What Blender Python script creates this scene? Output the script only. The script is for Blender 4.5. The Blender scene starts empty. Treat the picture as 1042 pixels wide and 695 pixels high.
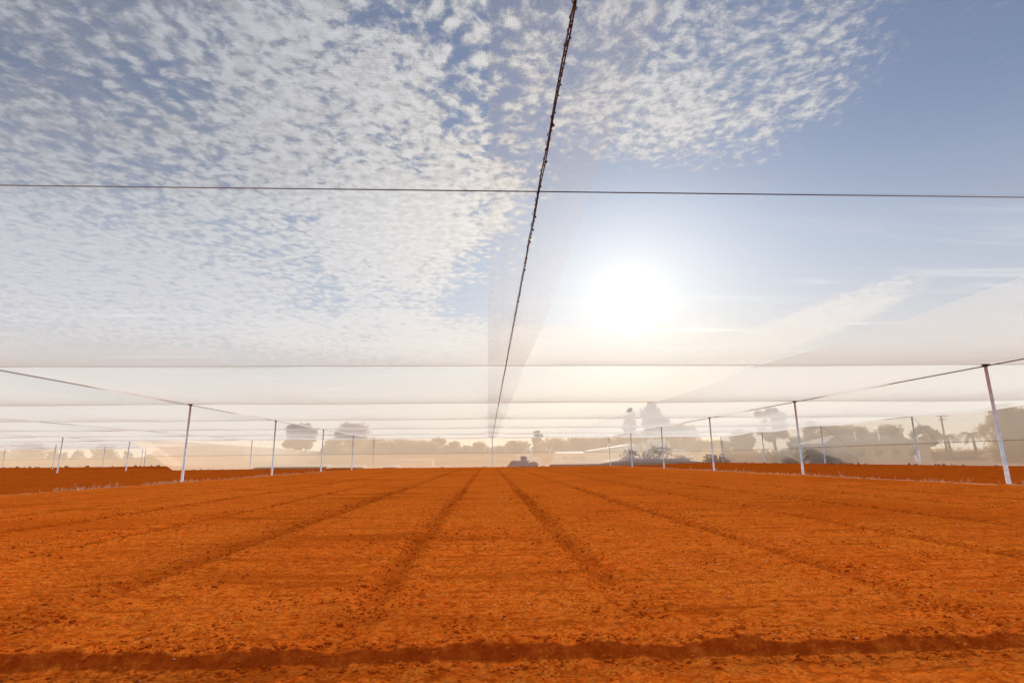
import bpy, math, random
import numpy as np
from mathutils import Vector, Matrix, noise as mnoise

random.seed(7)
rng = np.random.default_rng(11)
scene = bpy.context.scene
COL = scene.collection
R = math.radians

# ------------------------------------------------------------------ camera
FPX, PITCH, YAW, ROLL, CH = 554.7, 0.2131, 0.0449, -0.0098, 1.2254
F = Vector((math.sin(YAW) * math.cos(PITCH), math.cos(YAW) * math.cos(PITCH), math.sin(PITCH)))
R0 = Vector((math.cos(YAW), -math.sin(YAW), 0))
U0 = R0.cross(F)
RI = R0 * math.cos(ROLL) + U0 * math.sin(ROLL)
UP = U0 * math.cos(ROLL) - R0 * math.sin(ROLL)
cam_d = bpy.data.cameras.new('camera')
cam = bpy.data.objects.new('camera', cam_d)
COL.objects.link(cam)
M = Matrix((RI, UP, -F)).transposed().to_4x4()
M.translation = (0, 0, CH)
cam.matrix_world = M
cam_d.sensor_width = 36
cam_d.lens = FPX / 1042 * 36
cam_d.clip_start = 0.05
cam_d.clip_end = 6000
scene.camera = cam


def ray(px, py):
    x, y = px - 521, py - 347.5
    return (RI * x - UP * y + F * FPX).normalized()


def at(px, py, Y):
    """survey point: where the sight line of a photo point meets the depth Y"""
    d = ray(px, py)
    t = Y / d.y
    return Vector((d.x * t, Y, CH + d.z * t))


def span(px0, px1, Y, py=468):
    a, b = at(px0, py, Y), at(px1, py, Y)
    return (a.x + b.x) / 2, (b.x - a.x) / 2


# ------------------------------------------------------------------ layout of the net house
Y1, SP, HN = 22.04, 14.85, 5.0
XR, XL, XC, XE = 21.2, -19.6, 0.73, 41.2
XLL, XL3 = -60.5, -100.0
YEND = Y1 + 5 * SP            # 96.3
YK = [Y1 + i * SP for i in range(-2, 9)]

# ------------------------------------------------------------------ helpers
def tag(o, label=None, cat=None, group=None, kind=None):
    if label: o['label'] = label
    if cat: o['category'] = cat
    if group: o['group'] = group
    if kind: o['kind'] = kind
    return o


def empty(name, loc=(0, 0, 0), rz=0.0):
    o = bpy.data.objects.new(name, None)
    o.empty_display_size = 0.3
    o.location = loc
    o.rotation_euler = (0, 0, rz)
    COL.objects.link(o)
    return o


def mesh_obj(name, verts, faces, mat, parent=None, smooth=False, loc=None):
    me = bpy.data.meshes.new(name)
    me.from_pydata([tuple(v) for v in verts], [], faces)
    me.update()
    if smooth:
        me.polygons.foreach_set('use_smooth', [True] * len(me.polygons))
    if mat is not None:
        me.materials.append(mat)
    o = bpy.data.objects.new(name, me)
    COL.objects.link(o)
    if parent is not None:
        o.parent = parent
    if loc is not None:
        o.location = loc
    return o


def mesh_np(name, co, faces, mat, parent=None, smooth=False):
    """mesh from an (n,3) array and an (m,k) face array"""
    me = bpy.data.meshes.new(name)
    co = np.asarray(co, np.float32); faces = np.asarray(faces, np.int32)
    k = faces.shape[1]
    me.vertices.add(len(co)); me.vertices.foreach_set('co', co.ravel())
    me.loops.add(faces.size); me.loops.foreach_set('vertex_index', faces.ravel())
    me.polygons.add(len(faces))
    me.polygons.foreach_set('loop_start', (np.arange(len(faces)) * k).astype(np.int32))
    me.polygons.foreach_set('use_smooth', np.full(len(faces), smooth, bool))
    me.update(calc_edges=True)
    me.materials.append(mat)
    o = bpy.data.objects.new(name, me)
    COL.objects.link(o)
    if parent is not None: o.parent = parent
    return o


def ico():
    base = [Vector(b) for b in ((1, 0, 0), (-1, 0, 0), (0, 1, 0), (0, -1, 0), (0, 0, 1), (0, 0, -1))]
    tri = [(0, 2, 4), (2, 1, 4), (1, 3, 4), (3, 0, 4), (2, 0, 5), (1, 2, 5), (3, 1, 5), (0, 3, 5)]
    mids = {}; vs = list(base); out = []

    def mid(a, b):
        k = (min(a, b), max(a, b))
        if k not in mids:
            mids[k] = len(vs); vs.append((vs[a] + vs[b]).normalized())
        return mids[k]
    for a, b, d in tri:
        ab, bd, da = mid(a, b), mid(b, d), mid(d, a)
        out += [(a, ab, da), (ab, b, bd), (da, bd, d), (ab, bd, da)]
    return np.array([tuple(v) for v in vs]), np.array(out)


def lumps_np(name, cen, rad, mat, sq=(1, 1, 1), seed=0):
    bv, bf = ico(); g = np.random.default_rng(seed)
    n = len(cen)
    k = g.uniform(0.70, 1.2, (n, len(bv), 1)) * np.asarray(rad)[:, None, None]
    V = np.asarray(cen)[:, None, :] + bv[None] * k * np.array(sq)
    Fc = bf[None] + (np.arange(n) * len(bv))[:, None, None]
    return mesh_np(name, V.reshape(-1, 3), Fc.reshape(-1, 3), mat)


class MB:
    def __init__(s):
        s.v, s.f = [], []

    def box(s, c, d, rz=0.0):
        n = len(s.v)
        cs, sn = math.cos(rz), math.sin(rz)
        for x, y, z in ((-1, -1, -1), (1, -1, -1), (1, 1, -1), (-1, 1, -1), (-1, -1, 1), (1, -1, 1), (1, 1, 1), (-1, 1, 1)):
            x, y, z = x * d[0] / 2, y * d[1] / 2, z * d[2] / 2
            s.v.append((c[0] + x * cs - y * sn, c[1] + x * sn + y * cs, c[2] + z))
        for f in ((0, 3, 2, 1), (4, 5, 6, 7), (0, 1, 5, 4), (1, 2, 6, 5), (2, 3, 7, 6), (3, 0, 4, 7)):
            s.f.append(tuple(n + i for i in f))
        return s

    def tube(s, pts, r, sides=6, cap=True):
        pts = [Vector(p) for p in pts]
        rr = r if isinstance(r, (list, tuple)) else [r] * len(pts)
        n0 = len(s.v)
        up = Vector((0, 0, 1))
        for i, p in enumerate(pts):
            a = pts[max(i - 1, 0)]
            b = pts[min(i + 1, len(pts) - 1)]
            t = (b - a).normalized()
            if abs(t.z) > 0.9:
                u = t.cross(Vector((1, 0, 0))).normalized()
            else:
                u = t.cross(up).normalized()
            w = t.cross(u).normalized()
            for k in range(sides):
                an = 2 * math.pi * k / sides
                q = p + (u * math.cos(an) + w * math.sin(an)) * rr[i]
                s.v.append(tuple(q))
        for i in range(len(pts) - 1):
            for k in range(sides):
                k2 = (k + 1) % sides
                s.f.append((n0 + i * sides + k, n0 + i * sides + k2, n0 + (i + 1) * sides + k2, n0 + (i + 1) * sides + k))
        if cap:
            s.f.append(tuple(n0 + k for k in range(sides)))
            e = n0 + (len(pts) - 1) * sides
            s.f.append(tuple(e + k for k in reversed(range(sides))))
        return s

    def lump(s, c, r, seed=0, sq=(1, 1, 1)):
        """irregular low lump from an octahedron split once"""
        rd = random.Random(seed)
        n = len(s.v)
        base = [(1, 0, 0), (-1, 0, 0), (0, 1, 0), (0, -1, 0), (0, 0, 1), (0, 0, -1)]
        mids = {}
        vs = [Vector(b) for b in base]
        tri = [(0, 2, 4), (2, 1, 4), (1, 3, 4), (3, 0, 4), (2, 0, 5), (1, 2, 5), (3, 1, 5), (0, 3, 5)]
        out = []

        def mid(a, b):
            k = (min(a, b), max(a, b))
            if k not in mids:
                mids[k] = len(vs)
                vs.append((vs[a] + vs[b]).normalized())
            return mids[k]
        for a, b, d in tri:
            ab, bd, da = mid(a, b), mid(b, d), mid(d, a)
            out += [(a, ab, da), (ab, b, bd), (da, bd, d), (ab, bd, da)]
        for v in vs:
            k = r * rd.uniform(0.72, 1.18)
            s.v.append((c[0] + v.x * k * sq[0], c[1] + v.y * k * sq[1], c[2] + v.z * k * sq[2]))
        for t in out:
            s.f.append(tuple(n + i for i in t))
        return s

    def build(s, name, mat, parent=None, smooth=False, loc=None):
        return mesh_obj(name, s.v, s.f, mat, parent, smooth, loc)


# ------------------------------------------------------------------ node helper
class NT:
    def __init__(s, tree):
        s.t = tree

    def n(s, typ, **kw):
        nd = s.t.nodes.new(typ)
        for k, v in kw.items():
            setattr(nd, k, v)
        return nd

    def link(s, a, b):
        s.t.links.new(a, b)

    def _in(s, nd, i, v):
        if v is None:
            return
        if isinstance(v, bpy.types.NodeSocket):
            s.link(v, nd.inputs[i])
        else:
            try:
                nd.inputs[i].default_value = v
            except Exception:
                nd.inputs[i].default_value = (v[0], v[1], v[2], 1) if hasattr(v, '__len__') else (v, v, v)

    def m(s, op, a, b=None, c=None, clamp=False):
        nd = s.n('ShaderNodeMath', operation=op, use_clamp=clamp)
        s._in(nd, 0, a); s._in(nd, 1, b); s._in(nd, 2, c)
        return nd.outputs[0]

    def vm(s, op, a, b=None, out=0):
        nd = s.n('ShaderNodeVectorMath', operation=op)
        s._in(nd, 0, a)
        s._in(nd, 1, b)
        return nd.outputs[out]

    def xyz(s, v):
        nd = s.n('ShaderNodeSeparateXYZ'); s.link(v, nd.inputs[0])
        return nd.outputs[0], nd.outputs[1], nd.outputs[2]

    def comb(s, x, y, z):
        nd = s.n('ShaderNodeCombineXYZ')
        s._in(nd, 0, x); s._in(nd, 1, y); s._in(nd, 2, z)
        return nd.outputs[0]

    def ss(s, v, a, b, o0=0.0, o1=1.0):
        nd = s.n('ShaderNodeMapRange', interpolation_type='SMOOTHSTEP')
        s._in(nd, 0, v); s._in(nd, 1, a); s._in(nd, 2, b); s._in(nd, 3, o0); s._in(nd, 4, o1)
        return nd.outputs[0]

    def noise(s, v, scale, detail=4, rough=0.55, dist=0.0, out=0):
        nd = s.n('ShaderNodeTexNoise')
        if v is not None: s.link(v, nd.inputs['Vector'])
        nd.inputs['Scale'].default_value = scale
        nd.inputs['Detail'].default_value = detail
        nd.inputs['Roughness'].default_value = rough
        nd.inputs['Distortion'].default_value = dist
        return nd.outputs[out]

    def mix(s, f, a, b, blend='MIX', clamp=False):
        nd = s.n('ShaderNodeMix', data_type='RGBA', blend_type=blend)
        nd.clamp_result = clamp
        s._in(nd, 0, f)
        for i, v in ((6, a), (7, b)):
            if isinstance(v, bpy.types.NodeSocket): s.link(v, nd.inputs[i])
            else: nd.inputs[i].default_value = (v[0], v[1], v[2], 1)
        return nd.outputs[2]


def new_mat(name):
    m = bpy.data.materials.new(name)
    m.use_nodes = True
    m.node_tree.nodes.clear()
    nt = NT(m.node_tree)
    out = nt.n('ShaderNodeOutputMaterial')
    return m, nt, out


def simple_mat(name, col, rough=0.7, metal=0.0, var=0.25, scale=6.0, bump=0.0):
    m, nt, out = new_mat(name)
    b = nt.n('ShaderNodeBsdfPrincipled')
    tc = nt.n('ShaderNodeTexCoord')
    v = nt.noise(tc.outputs['Object'], scale, 5, 0.6)
    k = nt.ss(v, 0.3, 0.7, 1 - var, 1 + var)
    c = nt.n('ShaderNodeVectorMath', operation='SCALE')
    c.inputs[0].default_value = col
    nt.link(k, c.inputs['Scale'])
    nt.link(c.outputs[0], b.inputs['Base Color'])
    b.inputs['Roughness'].default_value = rough
    b.inputs['Metallic'].default_value = metal
    if bump:
        bp = nt.n('ShaderNodeBump')
        bp.inputs['Strength'].default_value = bump
        nt.link(v, bp.inputs['Height'])
        nt.link(bp.outputs[0], b.inputs['Normal'])
    nt.link(b.outputs[0], out.inputs[0])
    return m


def net_mat(name, dens, col=(0.9, 0.86, 0.8), transl=0.7, weave=True, mottle=0.0, rnd=0.6, hem=False, sag_shade=0.0):
    """woven shade net: threads cover DENS of the surface seen square on, more at a slant"""
    m, nt, out = new_mat(name)
    geo = nt.n('ShaderNodeNewGeometry')
    tc = nt.n('ShaderNodeTexCoord')
    d = nt.m('ABSOLUTE', nt.vm('DOT_PRODUCT', geo.outputs['Normal'], geo.outputs['Incoming'], out=1))
    d = nt.m('MAXIMUM', d, 0.02)
    clear = 1.0 - dens
    dd = None
    if weave:
        x, y, z = nt.xyz(tc.outputs['Object'])
        a = nt.m('SINE', nt.m('MULTIPLY', nt.m('ADD', x, nt.m('MULTIPLY', y, 0.62)), 2 * math.pi / 0.028))
        b = nt.m('SINE', nt.m('MULTIPLY', nt.m('SUBTRACT', x, nt.m('MULTIPLY', y, 0.62)), 2 * math.pi / 0.028))
        w = nt.m('MULTIPLY', a, b)
        dd = nt.m('MULTIPLY_ADD', w, 0.09, clear)
    if mottle:
        x, y, z = nt.xyz(tc.outputs['Object'])
        q = nt.noise(tc.outputs['Object'], 0.22, 4, 0.6)
        mo = nt.m('MULTIPLY_ADD', nt.m('SUBTRACT', q, 0.5), mottle, dd if dd is not None else clear)
        dd = mo
    base = dd if dd is not None else clear
    if hem:      # the doubled selvedge laced to the ridge cable
        hx, hy, hz_ = nt.xyz(tc.outputs['Object'])
        inside = nt.m('MULTIPLY', nt.m('GREATER_THAN', hx, 0.0), nt.m('LESS_THAN', hx, 1.47))
        base = nt.m('SUBTRACT', base, nt.m('MULTIPLY', inside, 0.010))
    tr = nt.m('POWER', base, nt.m('DIVIDE', 1.0, d))
    alpha = nt.m('SUBTRACT', 1.0, tr, clamp=True)
    tint = None
    if sag_shade:  # shading of the sagging net, painted browner towards each cross wire
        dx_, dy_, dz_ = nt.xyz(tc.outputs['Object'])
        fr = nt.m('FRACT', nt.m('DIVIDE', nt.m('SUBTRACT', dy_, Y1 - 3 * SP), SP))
        fr = nt.ss(nt.m('ADD', fr, nt.m('MULTIPLY', nt.m('SUBTRACT', nt.noise(tc.outputs['Object'], 0.25, 3, 0.5), 0.5), 0.25)), 0.30, 1.0, 0.0, sag_shade)
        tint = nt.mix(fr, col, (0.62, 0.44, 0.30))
    t = nt.n('ShaderNodeBsdfTransparent')
    t.inputs[0].default_value = (1, 1, 1, 1)
    tl = nt.n('ShaderNodeBsdfTranslucent')
    tl.inputs[0].default_value = (*col, 1)
    df = nt.n('ShaderNodeBsdfDiffuse')
    df.inputs[0].default_value = (*col, 1)
    # threads are round: their surface faces every way
    wn = nt.n('ShaderNodeTexWhiteNoise', noise_dimensions='3D')
    nt.link(nt.vm('SCALE', tc.outputs['Object']), wn.inputs[0]); wn.inputs[0].links[0].from_node.inputs['Scale'].default_value = 731.0
    rn = nt.vm('SCALE', nt.vm('SUBTRACT', wn.outputs['Color'], (0.5, 0.5, 0.5))); rn.node.inputs['Scale'].default_value = rnd
    tn = nt.vm('NORMALIZE', nt.vm('ADD', geo.outputs['Normal'], rn))
    nt.link(tn, tl.inputs['Normal']); nt.link(tn, df.inputs['Normal'])
    mx = nt.n('ShaderNodeMixShader')
    mx.inputs[0].default_value = transl
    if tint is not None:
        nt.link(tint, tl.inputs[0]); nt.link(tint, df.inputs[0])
    nt.link(df.outputs[0], mx.inputs[1]); nt.link(tl.outputs[0], mx.inputs[2])
    mm = nt.n('ShaderNodeMixShader')
    nt.link(alpha, mm.inputs[0]); nt.link(t.outputs[0], mm.inputs[1]); nt.link(mx.outputs[0], mm.inputs[2])
    nt.link(mm.outputs[0], out.inputs[0])
    return m


# ------------------------------------------------------------------ sun and sky
SUN = ray(640, 308)
S_EL = math.asin(SUN.z)
S_AZ = math.atan2(SUN.x, SUN.y)
sd = bpy.data.lights.new('sun', 'SUN')
sd.energy = 5.0
sd.angle = R(0.6)
sd.color = (1.0, 0.93, 0.82)
so = bpy.data.objects.new('sun', sd)
so.rotation_euler = (-SUN).to_track_quat('-Z', 'Y').to_euler()
so.location = SUN * 60
COL.objects.link(so)


def angles(px, py):
    d = ray(px, py)
    return math.atan2(d.x, d.y), math.asin(d.z)


def make_world():
    w = bpy.data.worlds.new('World')
    scene.world = w
    w.use_nodes = True
    w.node_tree.nodes.clear()
    nt = NT(w.node_tree)
    out = nt.n('ShaderNodeOutputWorld')
    bg = nt.n('ShaderNodeBackground')
    bg.inputs[1].default_value = 0.1
    sky = nt.n('ShaderNodeTexSky', sky_type='NISHITA')
    sky.sun_disc = False
    sky.sun_elevation = S_EL
    sky.sun_rotation = S_AZ
    sky.altitude = 200
    sky.air_density = 1.0
    sky.dust_density = 0.4
    sky.ozone_density = 1.6
    tc = nt.n('ShaderNodeTexCoord')
    D = nt.vm('NORMALIZE', tc.outputs['Generated'])
    x, y, z = nt.xyz(D)
    az = nt.m('ARCTAN2', x, y)
    el = nt.m('ARCSINE', z)
    zz = nt.m('MAXIMUM', z, 0.03)
    uv = nt.comb(nt.m('DIVIDE', x, zz), nt.m('DIVIDE', y, zz), 0.0)
    # clear sky, toned to the hazy blue of the photo
    c = nt.mix(1.0, sky.outputs[0], SKYGAIN, 'MULTIPLY')
    # ---- cloud cover by region of the sky (soft ellipses in azimuth / elevation)
    cov = None
    for px, py, rx, ry, rot, amp in BLOBS:
        a0, e0 = angles(px, py)
        ra, re = rx / FPX, ry / FPX
        da = nt.m('SUBTRACT', az, a0)
        de = nt.m('SUBTRACT', el, e0)
        cr, sr = math.cos(R(rot)), math.sin(R(rot))
        p = nt.m('ADD', nt.m('MULTIPLY', da, cr / ra), nt.m('MULTIPLY', de, sr / ra))
        q = nt.m('ADD', nt.m('MULTIPLY', da, -sr / re), nt.m('MULTIPLY', de, cr / re))
        r2 = nt.m('ADD', nt.m('MULTIPLY', p, p), nt.m('MULTIPLY', q, q))
        g = nt.m('MULTIPLY', nt.ss(r2, 0.45, 1.5, 1.0, 0.0), amp)
        cov = g if cov is None else nt.m('ADD', cov, g)
    # unseen cloud deck added overhead and behind, to brighten the ground
    cov = nt.m('ADD', cov, nt.ss(y, 0.35, -0.2, 0.0, 0.9))
    # big-scale ragged edge
    big = nt.noise(uv, 1.6, 4, 0.6, 0.3)
    cov = nt.m('ADD', cov, nt.m('MULTIPLY', nt.m('SUBTRACT', big, 0.5), 0.9))
    # ---- altocumulus cells on a flat layer
    wv = nt.noise(uv, 3.0, 2, 0.5, out=1)
    wv = nt.vm('SCALE', nt.vm('SUBTRACT', wv, (0.5, 0.5, 0.5)))
    wv.node.inputs['Scale'].default_value = 0.10
    uvw = nt.vm('ADD', uv, wv)
    rotn = nt.n('ShaderNodeMapping')
    nt.link(uvw, rotn.inputs[0])
    rotn.inputs['Rotation'].default_value = (0, 0, R(38))
    rotn.inputs['Scale'].default_value = (1.0, 0.92, 1)
    vor = nt.n('ShaderNodeTexVoronoi', feature='SMOOTH_F1')
    nt.link(rotn.outputs[0], vor.inputs['Vector'])
    vor.inputs['Scale'].default_value = 18.0
    vor.inputs['Smoothness'].default_value = 0.35
    vor.inputs['Randomness'].default_value = 0.95
    cell = nt.m('SUBTRACT', 0.75, vor.outputs['Distance'])
    n1 = nt.noise(uvw, 26.0, 9, 0.66, 0.0)
    n2 = nt.noise(uvw, 4.2, 5, 0.6, 0.4)
    tex = nt.m('ADD', nt.m('MULTIPLY', cell, 0.8), nt.m('ADD', nt.m('MULTIPLY', n1, 1.6), nt.m('MULTIPLY', n2, 0.35)))
    rt = nt.ss(az, 0.04, 0.22)
    tex = nt.m('SUBTRACT', tex, nt.m('MULTIPLY', rt, nt.m('SUBTRACT', nt.m('MULTIPLY', cell, 0.62), 0.21)))
    # tex is around 0.95 +- 0.15
    dens = nt.m('SUBTRACT', nt.m('ADD', tex, nt.m('MULTIPLY', cov, 0.36)), 1.46)
    mask = nt.m('MULTIPLY', nt.ss(dens, -0.16, 0.34), 0.92)
    mask = nt.m('MULTIPLY', mask, nt.ss(cov, -0.05, 0.35))
    # thin streaky cirrus low on the right
    st = nt.n('ShaderNodeMapping')
    nt.link(uv, st.inputs[0])
    st.inputs['Rotation'].default_value = (0, 0, R(-58))
    st.inputs['Scale'].default_value = (0.55, 3.2, 1)
    cn = nt.noise(st.outputs[0], 1.0, 6, 0.6, 0.5)
    cir = nt.m('MULTIPLY', nt.ss(cn, 0.52, 0.72), nt.ss(el, R(26), R(12), 0.0, 0.75))
    mask = nt.m('MAXIMUM', mask, cir)
    veil = nt.m('MULTIPLY', nt.m('MULTIPLY', nt.ss(az, -0.08, -0.5), nt.ss(el, R(10), R(22))), nt.ss(n2, 0.30, 0.65, 0.25, 0.75))
    mask = nt.m('MULTIPLY', mask, nt.ss(az, 0.02, 0.22, 1.0, 0.78))
    mask = nt.m('MAXIMUM', mask, nt.m('MULTIPLY_ADD', mask, 0.6, nt.m('MULTIPLY', veil, 0.62)))
    mask = nt.m('MINIMUM', mask, 0.96)
    # cloud brightness: lit edges, greyer thick parts, brighter towards the sun
    dsun = nt.vm('DOT_PRODUCT', D, tuple(SUN), out=1)
    ang = nt.m('ARCCOSINE', nt.m('MINIMUM', dsun, 1.0))
    near = nt.ss(ang, R(6), R(62), 1.0, 0.0)
    thick = nt.m('MULTIPLY', nt.ss(dens, -0.1, 0.55, 0.80, 1.05), nt.ss(n1, 0.38, 0.62, 0.86, 1.12))
    lit = nt.m('MULTIPLY', nt.m('MULTIPLY', thick, nt.ss(y, 0.4, -0.1, 1.0, 4.2)), nt.m('MULTIPLY_ADD', near, 3.6, 3.9))  # unseen cloud behind the view boosted as added fill light
    cc = nt.mix(near, (0.88, 0.97, 1.13), (1.04, 1.0, 0.94))
    cl = nt.vm('SCALE', cc); nt.link(lit, cl.node.inputs['Scale'])
    c = nt.mix(mask, c, cl)
    # milky haze low in the sky
    hz = nt.ss(el, R(31), R(2), 0.0, 0.90)
    hb = nt.ss(y, 0.2, -0.3, 1.0, 2.2)  # unseen haze behind the view brightened as added fill light
    hc = nt.mix(near, nt.mix(nt.ss(el, R(4), R(15)), (8.3, 7.9, 7.3), (4.9, 5.5, 6.4)), nt.mix(nt.ss(el, R(5), R(18)), (9.0, 7.9, 6.5), (5.9, 6.2, 6.6)))
    hc = nt.vm('SCALE', hc); nt.link(hb, hc.node.inputs['Scale'])
    c = nt.mix(hz, c, hc)
    # low cloud banks still show through the haze
    lowc = nt.m('MULTIPLY', nt.m('MAXIMUM', nt.m('MULTIPLY', mask, 0.8), nt.m('MULTIPLY', cir, 1.5)), nt.ss(el, R(5), R(12)))
    lc = nt.vm('SCALE', (1.0, 0.97, 0.92)); nt.link(nt.m('MULTIPLY', nt.m('MULTIPLY', lowc, hz), 3.4), lc.node.inputs['Scale'])
    c = nt.vm('ADD', c, lc)
    # glare round the sun
    g1 = nt.m('POWER', 2.718, nt.m('MULTIPLY', nt.m('POWER', nt.m('DIVIDE', ang, R(1.95)), 2.0), -1.0))
    g2 = nt.m('POWER', 2.718, nt.m('MULTIPLY', nt.m('DIVIDE', ang, R(6.0)), -1.0))
    gl = nt.vm('SCALE', (1.0, 0.97, 0.9)); nt.link(nt.m('MULTIPLY', g1, 11.0), gl.node.inputs['Scale'])
    gm = nt.vm('SCALE', (1.0, 0.90, 0.72)); nt.link(nt.m('MULTIPLY', g2, 2.3), gm.node.inputs['Scale'])
    g3 = nt.m('POWER', 2.718, nt.m('MULTIPLY', nt.m('DIVIDE', ang, R(15)), -1.0))
    gw = nt.vm('SCALE', (1.0, 0.78, 0.48)); nt.link(nt.m('MULTIPLY', g3, 2.7), gw.node.inputs['Scale'])
    c = nt.vm('ADD', nt.vm('ADD', c, gw), nt.vm('ADD', gl, gm))
    nt.link(c, bg.inputs[0])
    nt.link(bg.outputs[0], out.inputs[0])


SKYGAIN = (0.70, 0.84, 1.0)
# px, py, half width, half height, tilt, amount : where the photo shows cloud
BLOBS = [
    (120, 120, 330, 170, 0, 1.0),
    (400, 110, 190, 150, -20, 0.75),
    (455, 40, 120, 90, 0, 0.25),
    (260, 260, 260, 90, 0, 0.42),
    (400, 260, 60, 80, 20, 0.75),
    (470, 210, 70, 40, 15, 0.75),
    (700, 45, 175, 100, -8, 0.95),
    (640, 120, 90, 40, 0, 0.4),
    (430, 348, 160, 30, 0, 0.95),
    (690, 350, 190, 30, 6, 0.5),
    (60, 300, 200, 60, 0, 0.5),
    (800, 340, 120, 15, 17, 1.1),
    (560, 352, 190, 22, 0, 0.8),
]
make_world()

# ------------------------------------------------------------------ value noise on arrays
def _hash(ix, iy, seed):
    h = (ix * 374761393 + iy * 668265263 + seed * 974711) & 0xFFFFFFFF
    h = ((h ^ (h >> 13)) * 1274126177) & 0xFFFFFFFF
    h = h ^ (h >> 16)
    return (h & 0xFFFF) / 65535.0


def vnoise(x, y, seed=0):
    ix = np.floor(x).astype(np.int64); iy = np.floor(y).astype(np.int64)
    fx = x - ix; fy = y - iy
    fx = fx * fx * (3 - 2 * fx); fy = fy * fy * (3 - 2 * fy)
    a = _hash(ix, iy, seed); b = _hash(ix + 1, iy, seed)
    c = _hash(ix, iy + 1, seed); d = _hash(ix + 1, iy + 1, seed)
    return (a * (1 - fx) + b * fx) * (1 - fy) + (c * (1 - fx) + d * fx) * fy - 0.5


def fbm(x, y, seed=0, oct=4, gain=0.5):
    s = 0; a = 1; f = 1
    for i in range(oct):
        s = s + a * vnoise(x * f + 17.3 * i, y * f - 9.1 * i, seed + i)
        a *= gain; f *= 2.03
    return s


def sstep(x, a, b):
    t = np.clip((x - a) / (b - a), 0, 1)
    return t * t * (3 - 2 * t)


POSTS_NEAR = [(XR, Y1 + i * SP) for i in range(3)] + [(XL, Y1 + i * SP) for i in range(1, 4)]
TRACKS = [-1.05, 1.2, 3.8, 6.5, 9.3, 12.1, 14.9, 17.6, -3.7, -6.2, -8.9, -11.5, -14.2, -16.9]
EDGE_Y = 3.96


def edge_y(x):
    return EDGE_Y + 0.045 * fbm(x * 0.45, x * 0 + 3.3, 5, 3) + 0.06 * fbm(x * 3.1, x * 0 + 1.3, 8, 3)


def height(x, y, fine=True):
    x = np.asarray(x, float); y = np.asarray(y, float)
    z = 0.02 * fbm(x * 0.25, y * 0.25, 1, 3)
    # land rises a little at both far edges
    z = z + 0.42 * sstep(-x, 48, 72) * sstep(y, 80, 130)
    z = z + 0.30 * sstep(x, 25, 37) * sstep(y, 12, 40)
    wear = sstep(y, 4.4, 6.5)
    tr = np.zeros_like(z)
    for i, t in enumerate(TRACKS):
        xx = x - t - 0.16 * fbm(y * 0.12, y * 0 + t, 31 + i, 3)
        amp = 0.55 + 0.9 * np.clip(fbm(y * 0.5 + t, y * 0 + 2 * t, 51 + i, 4) + 0.3, 0, 1)
        k = 1.0 if abs(t) < 20 else 0.6
        tr = tr - 0.050 * k * amp * np.exp(-(xx / 0.11) ** 2) + 0.024 * k * amp * np.exp(-((np.abs(xx) - 0.27) / 0.10) ** 2)
    z = z + tr * (0.35 + 0.65 * wear)
    # deeper drills beyond the post rows
    side = sstep(np.abs(x - 0.8), 22.2, 23.2)
    z = z + side * 0.07 * np.sin(x * 2 * np.pi / 1.55 + 1.5 * fbm(x * .1, y * 0.08, 77, 2))
    # harrow marks across the beds
    z = z + 0.012 * fbm(x * 0.35, y * 3.2, 91, 3) * (1 - side)
    for (px_, py_) in POSTS_NEAR:
        z = z + 0.07 * np.exp(-(((x - px_) / 0.32) ** 2 + ((y - py_) / 0.32) ** 2))
    # foreground step: the strip before it lies lower, its crest is crumbled
    e = edge_y(x)
    st = sstep(y, e - 0.05, e + 0.03)
    lump = fbm(x * 2.4, y * 2.4, 13, 3)
    z = z - (0.074 + 0.016 * fbm(x * 0.7, x * 0 + 5.5, 19, 3)) * (1 - st) * (1 - 0.4 * sstep(e - y, 0.5, 2.0)) + 0.038 * np.exp(-((y - e - 0.09) / 0.10) ** 2) * (0.8 + 1.8 * lump)
    if fine:
        f = 1 / (1 + np.maximum(y - 8, 0) / 14)
        cl = fbm(x * 9.0, y * 9.0, 21, 3, 0.6)
        z = z + f * 0.020 * np.maximum(cl, -0.05) * (0.6 + 1.2 * np.clip(fbm(x * 0.8, y * 0.8, 23, 2) + 0.4, 0, 1))
        c2 = fbm(x * 23.0, y * 23.0, 27, 2, 0.6)
        z = z + f * 0.016 * np.maximum(c2, -0.1)
    return z


def zt(x, y):
    return float(height(np.array([x]), np.array([y]), False)[0])


def graded(a0, a1, d0, grow, dmax):
    out = [a0]; d = d0
    while out[-1] < a1:
        out.append(out[-1] + d); d = min(d * grow, dmax)
    return out


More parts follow.
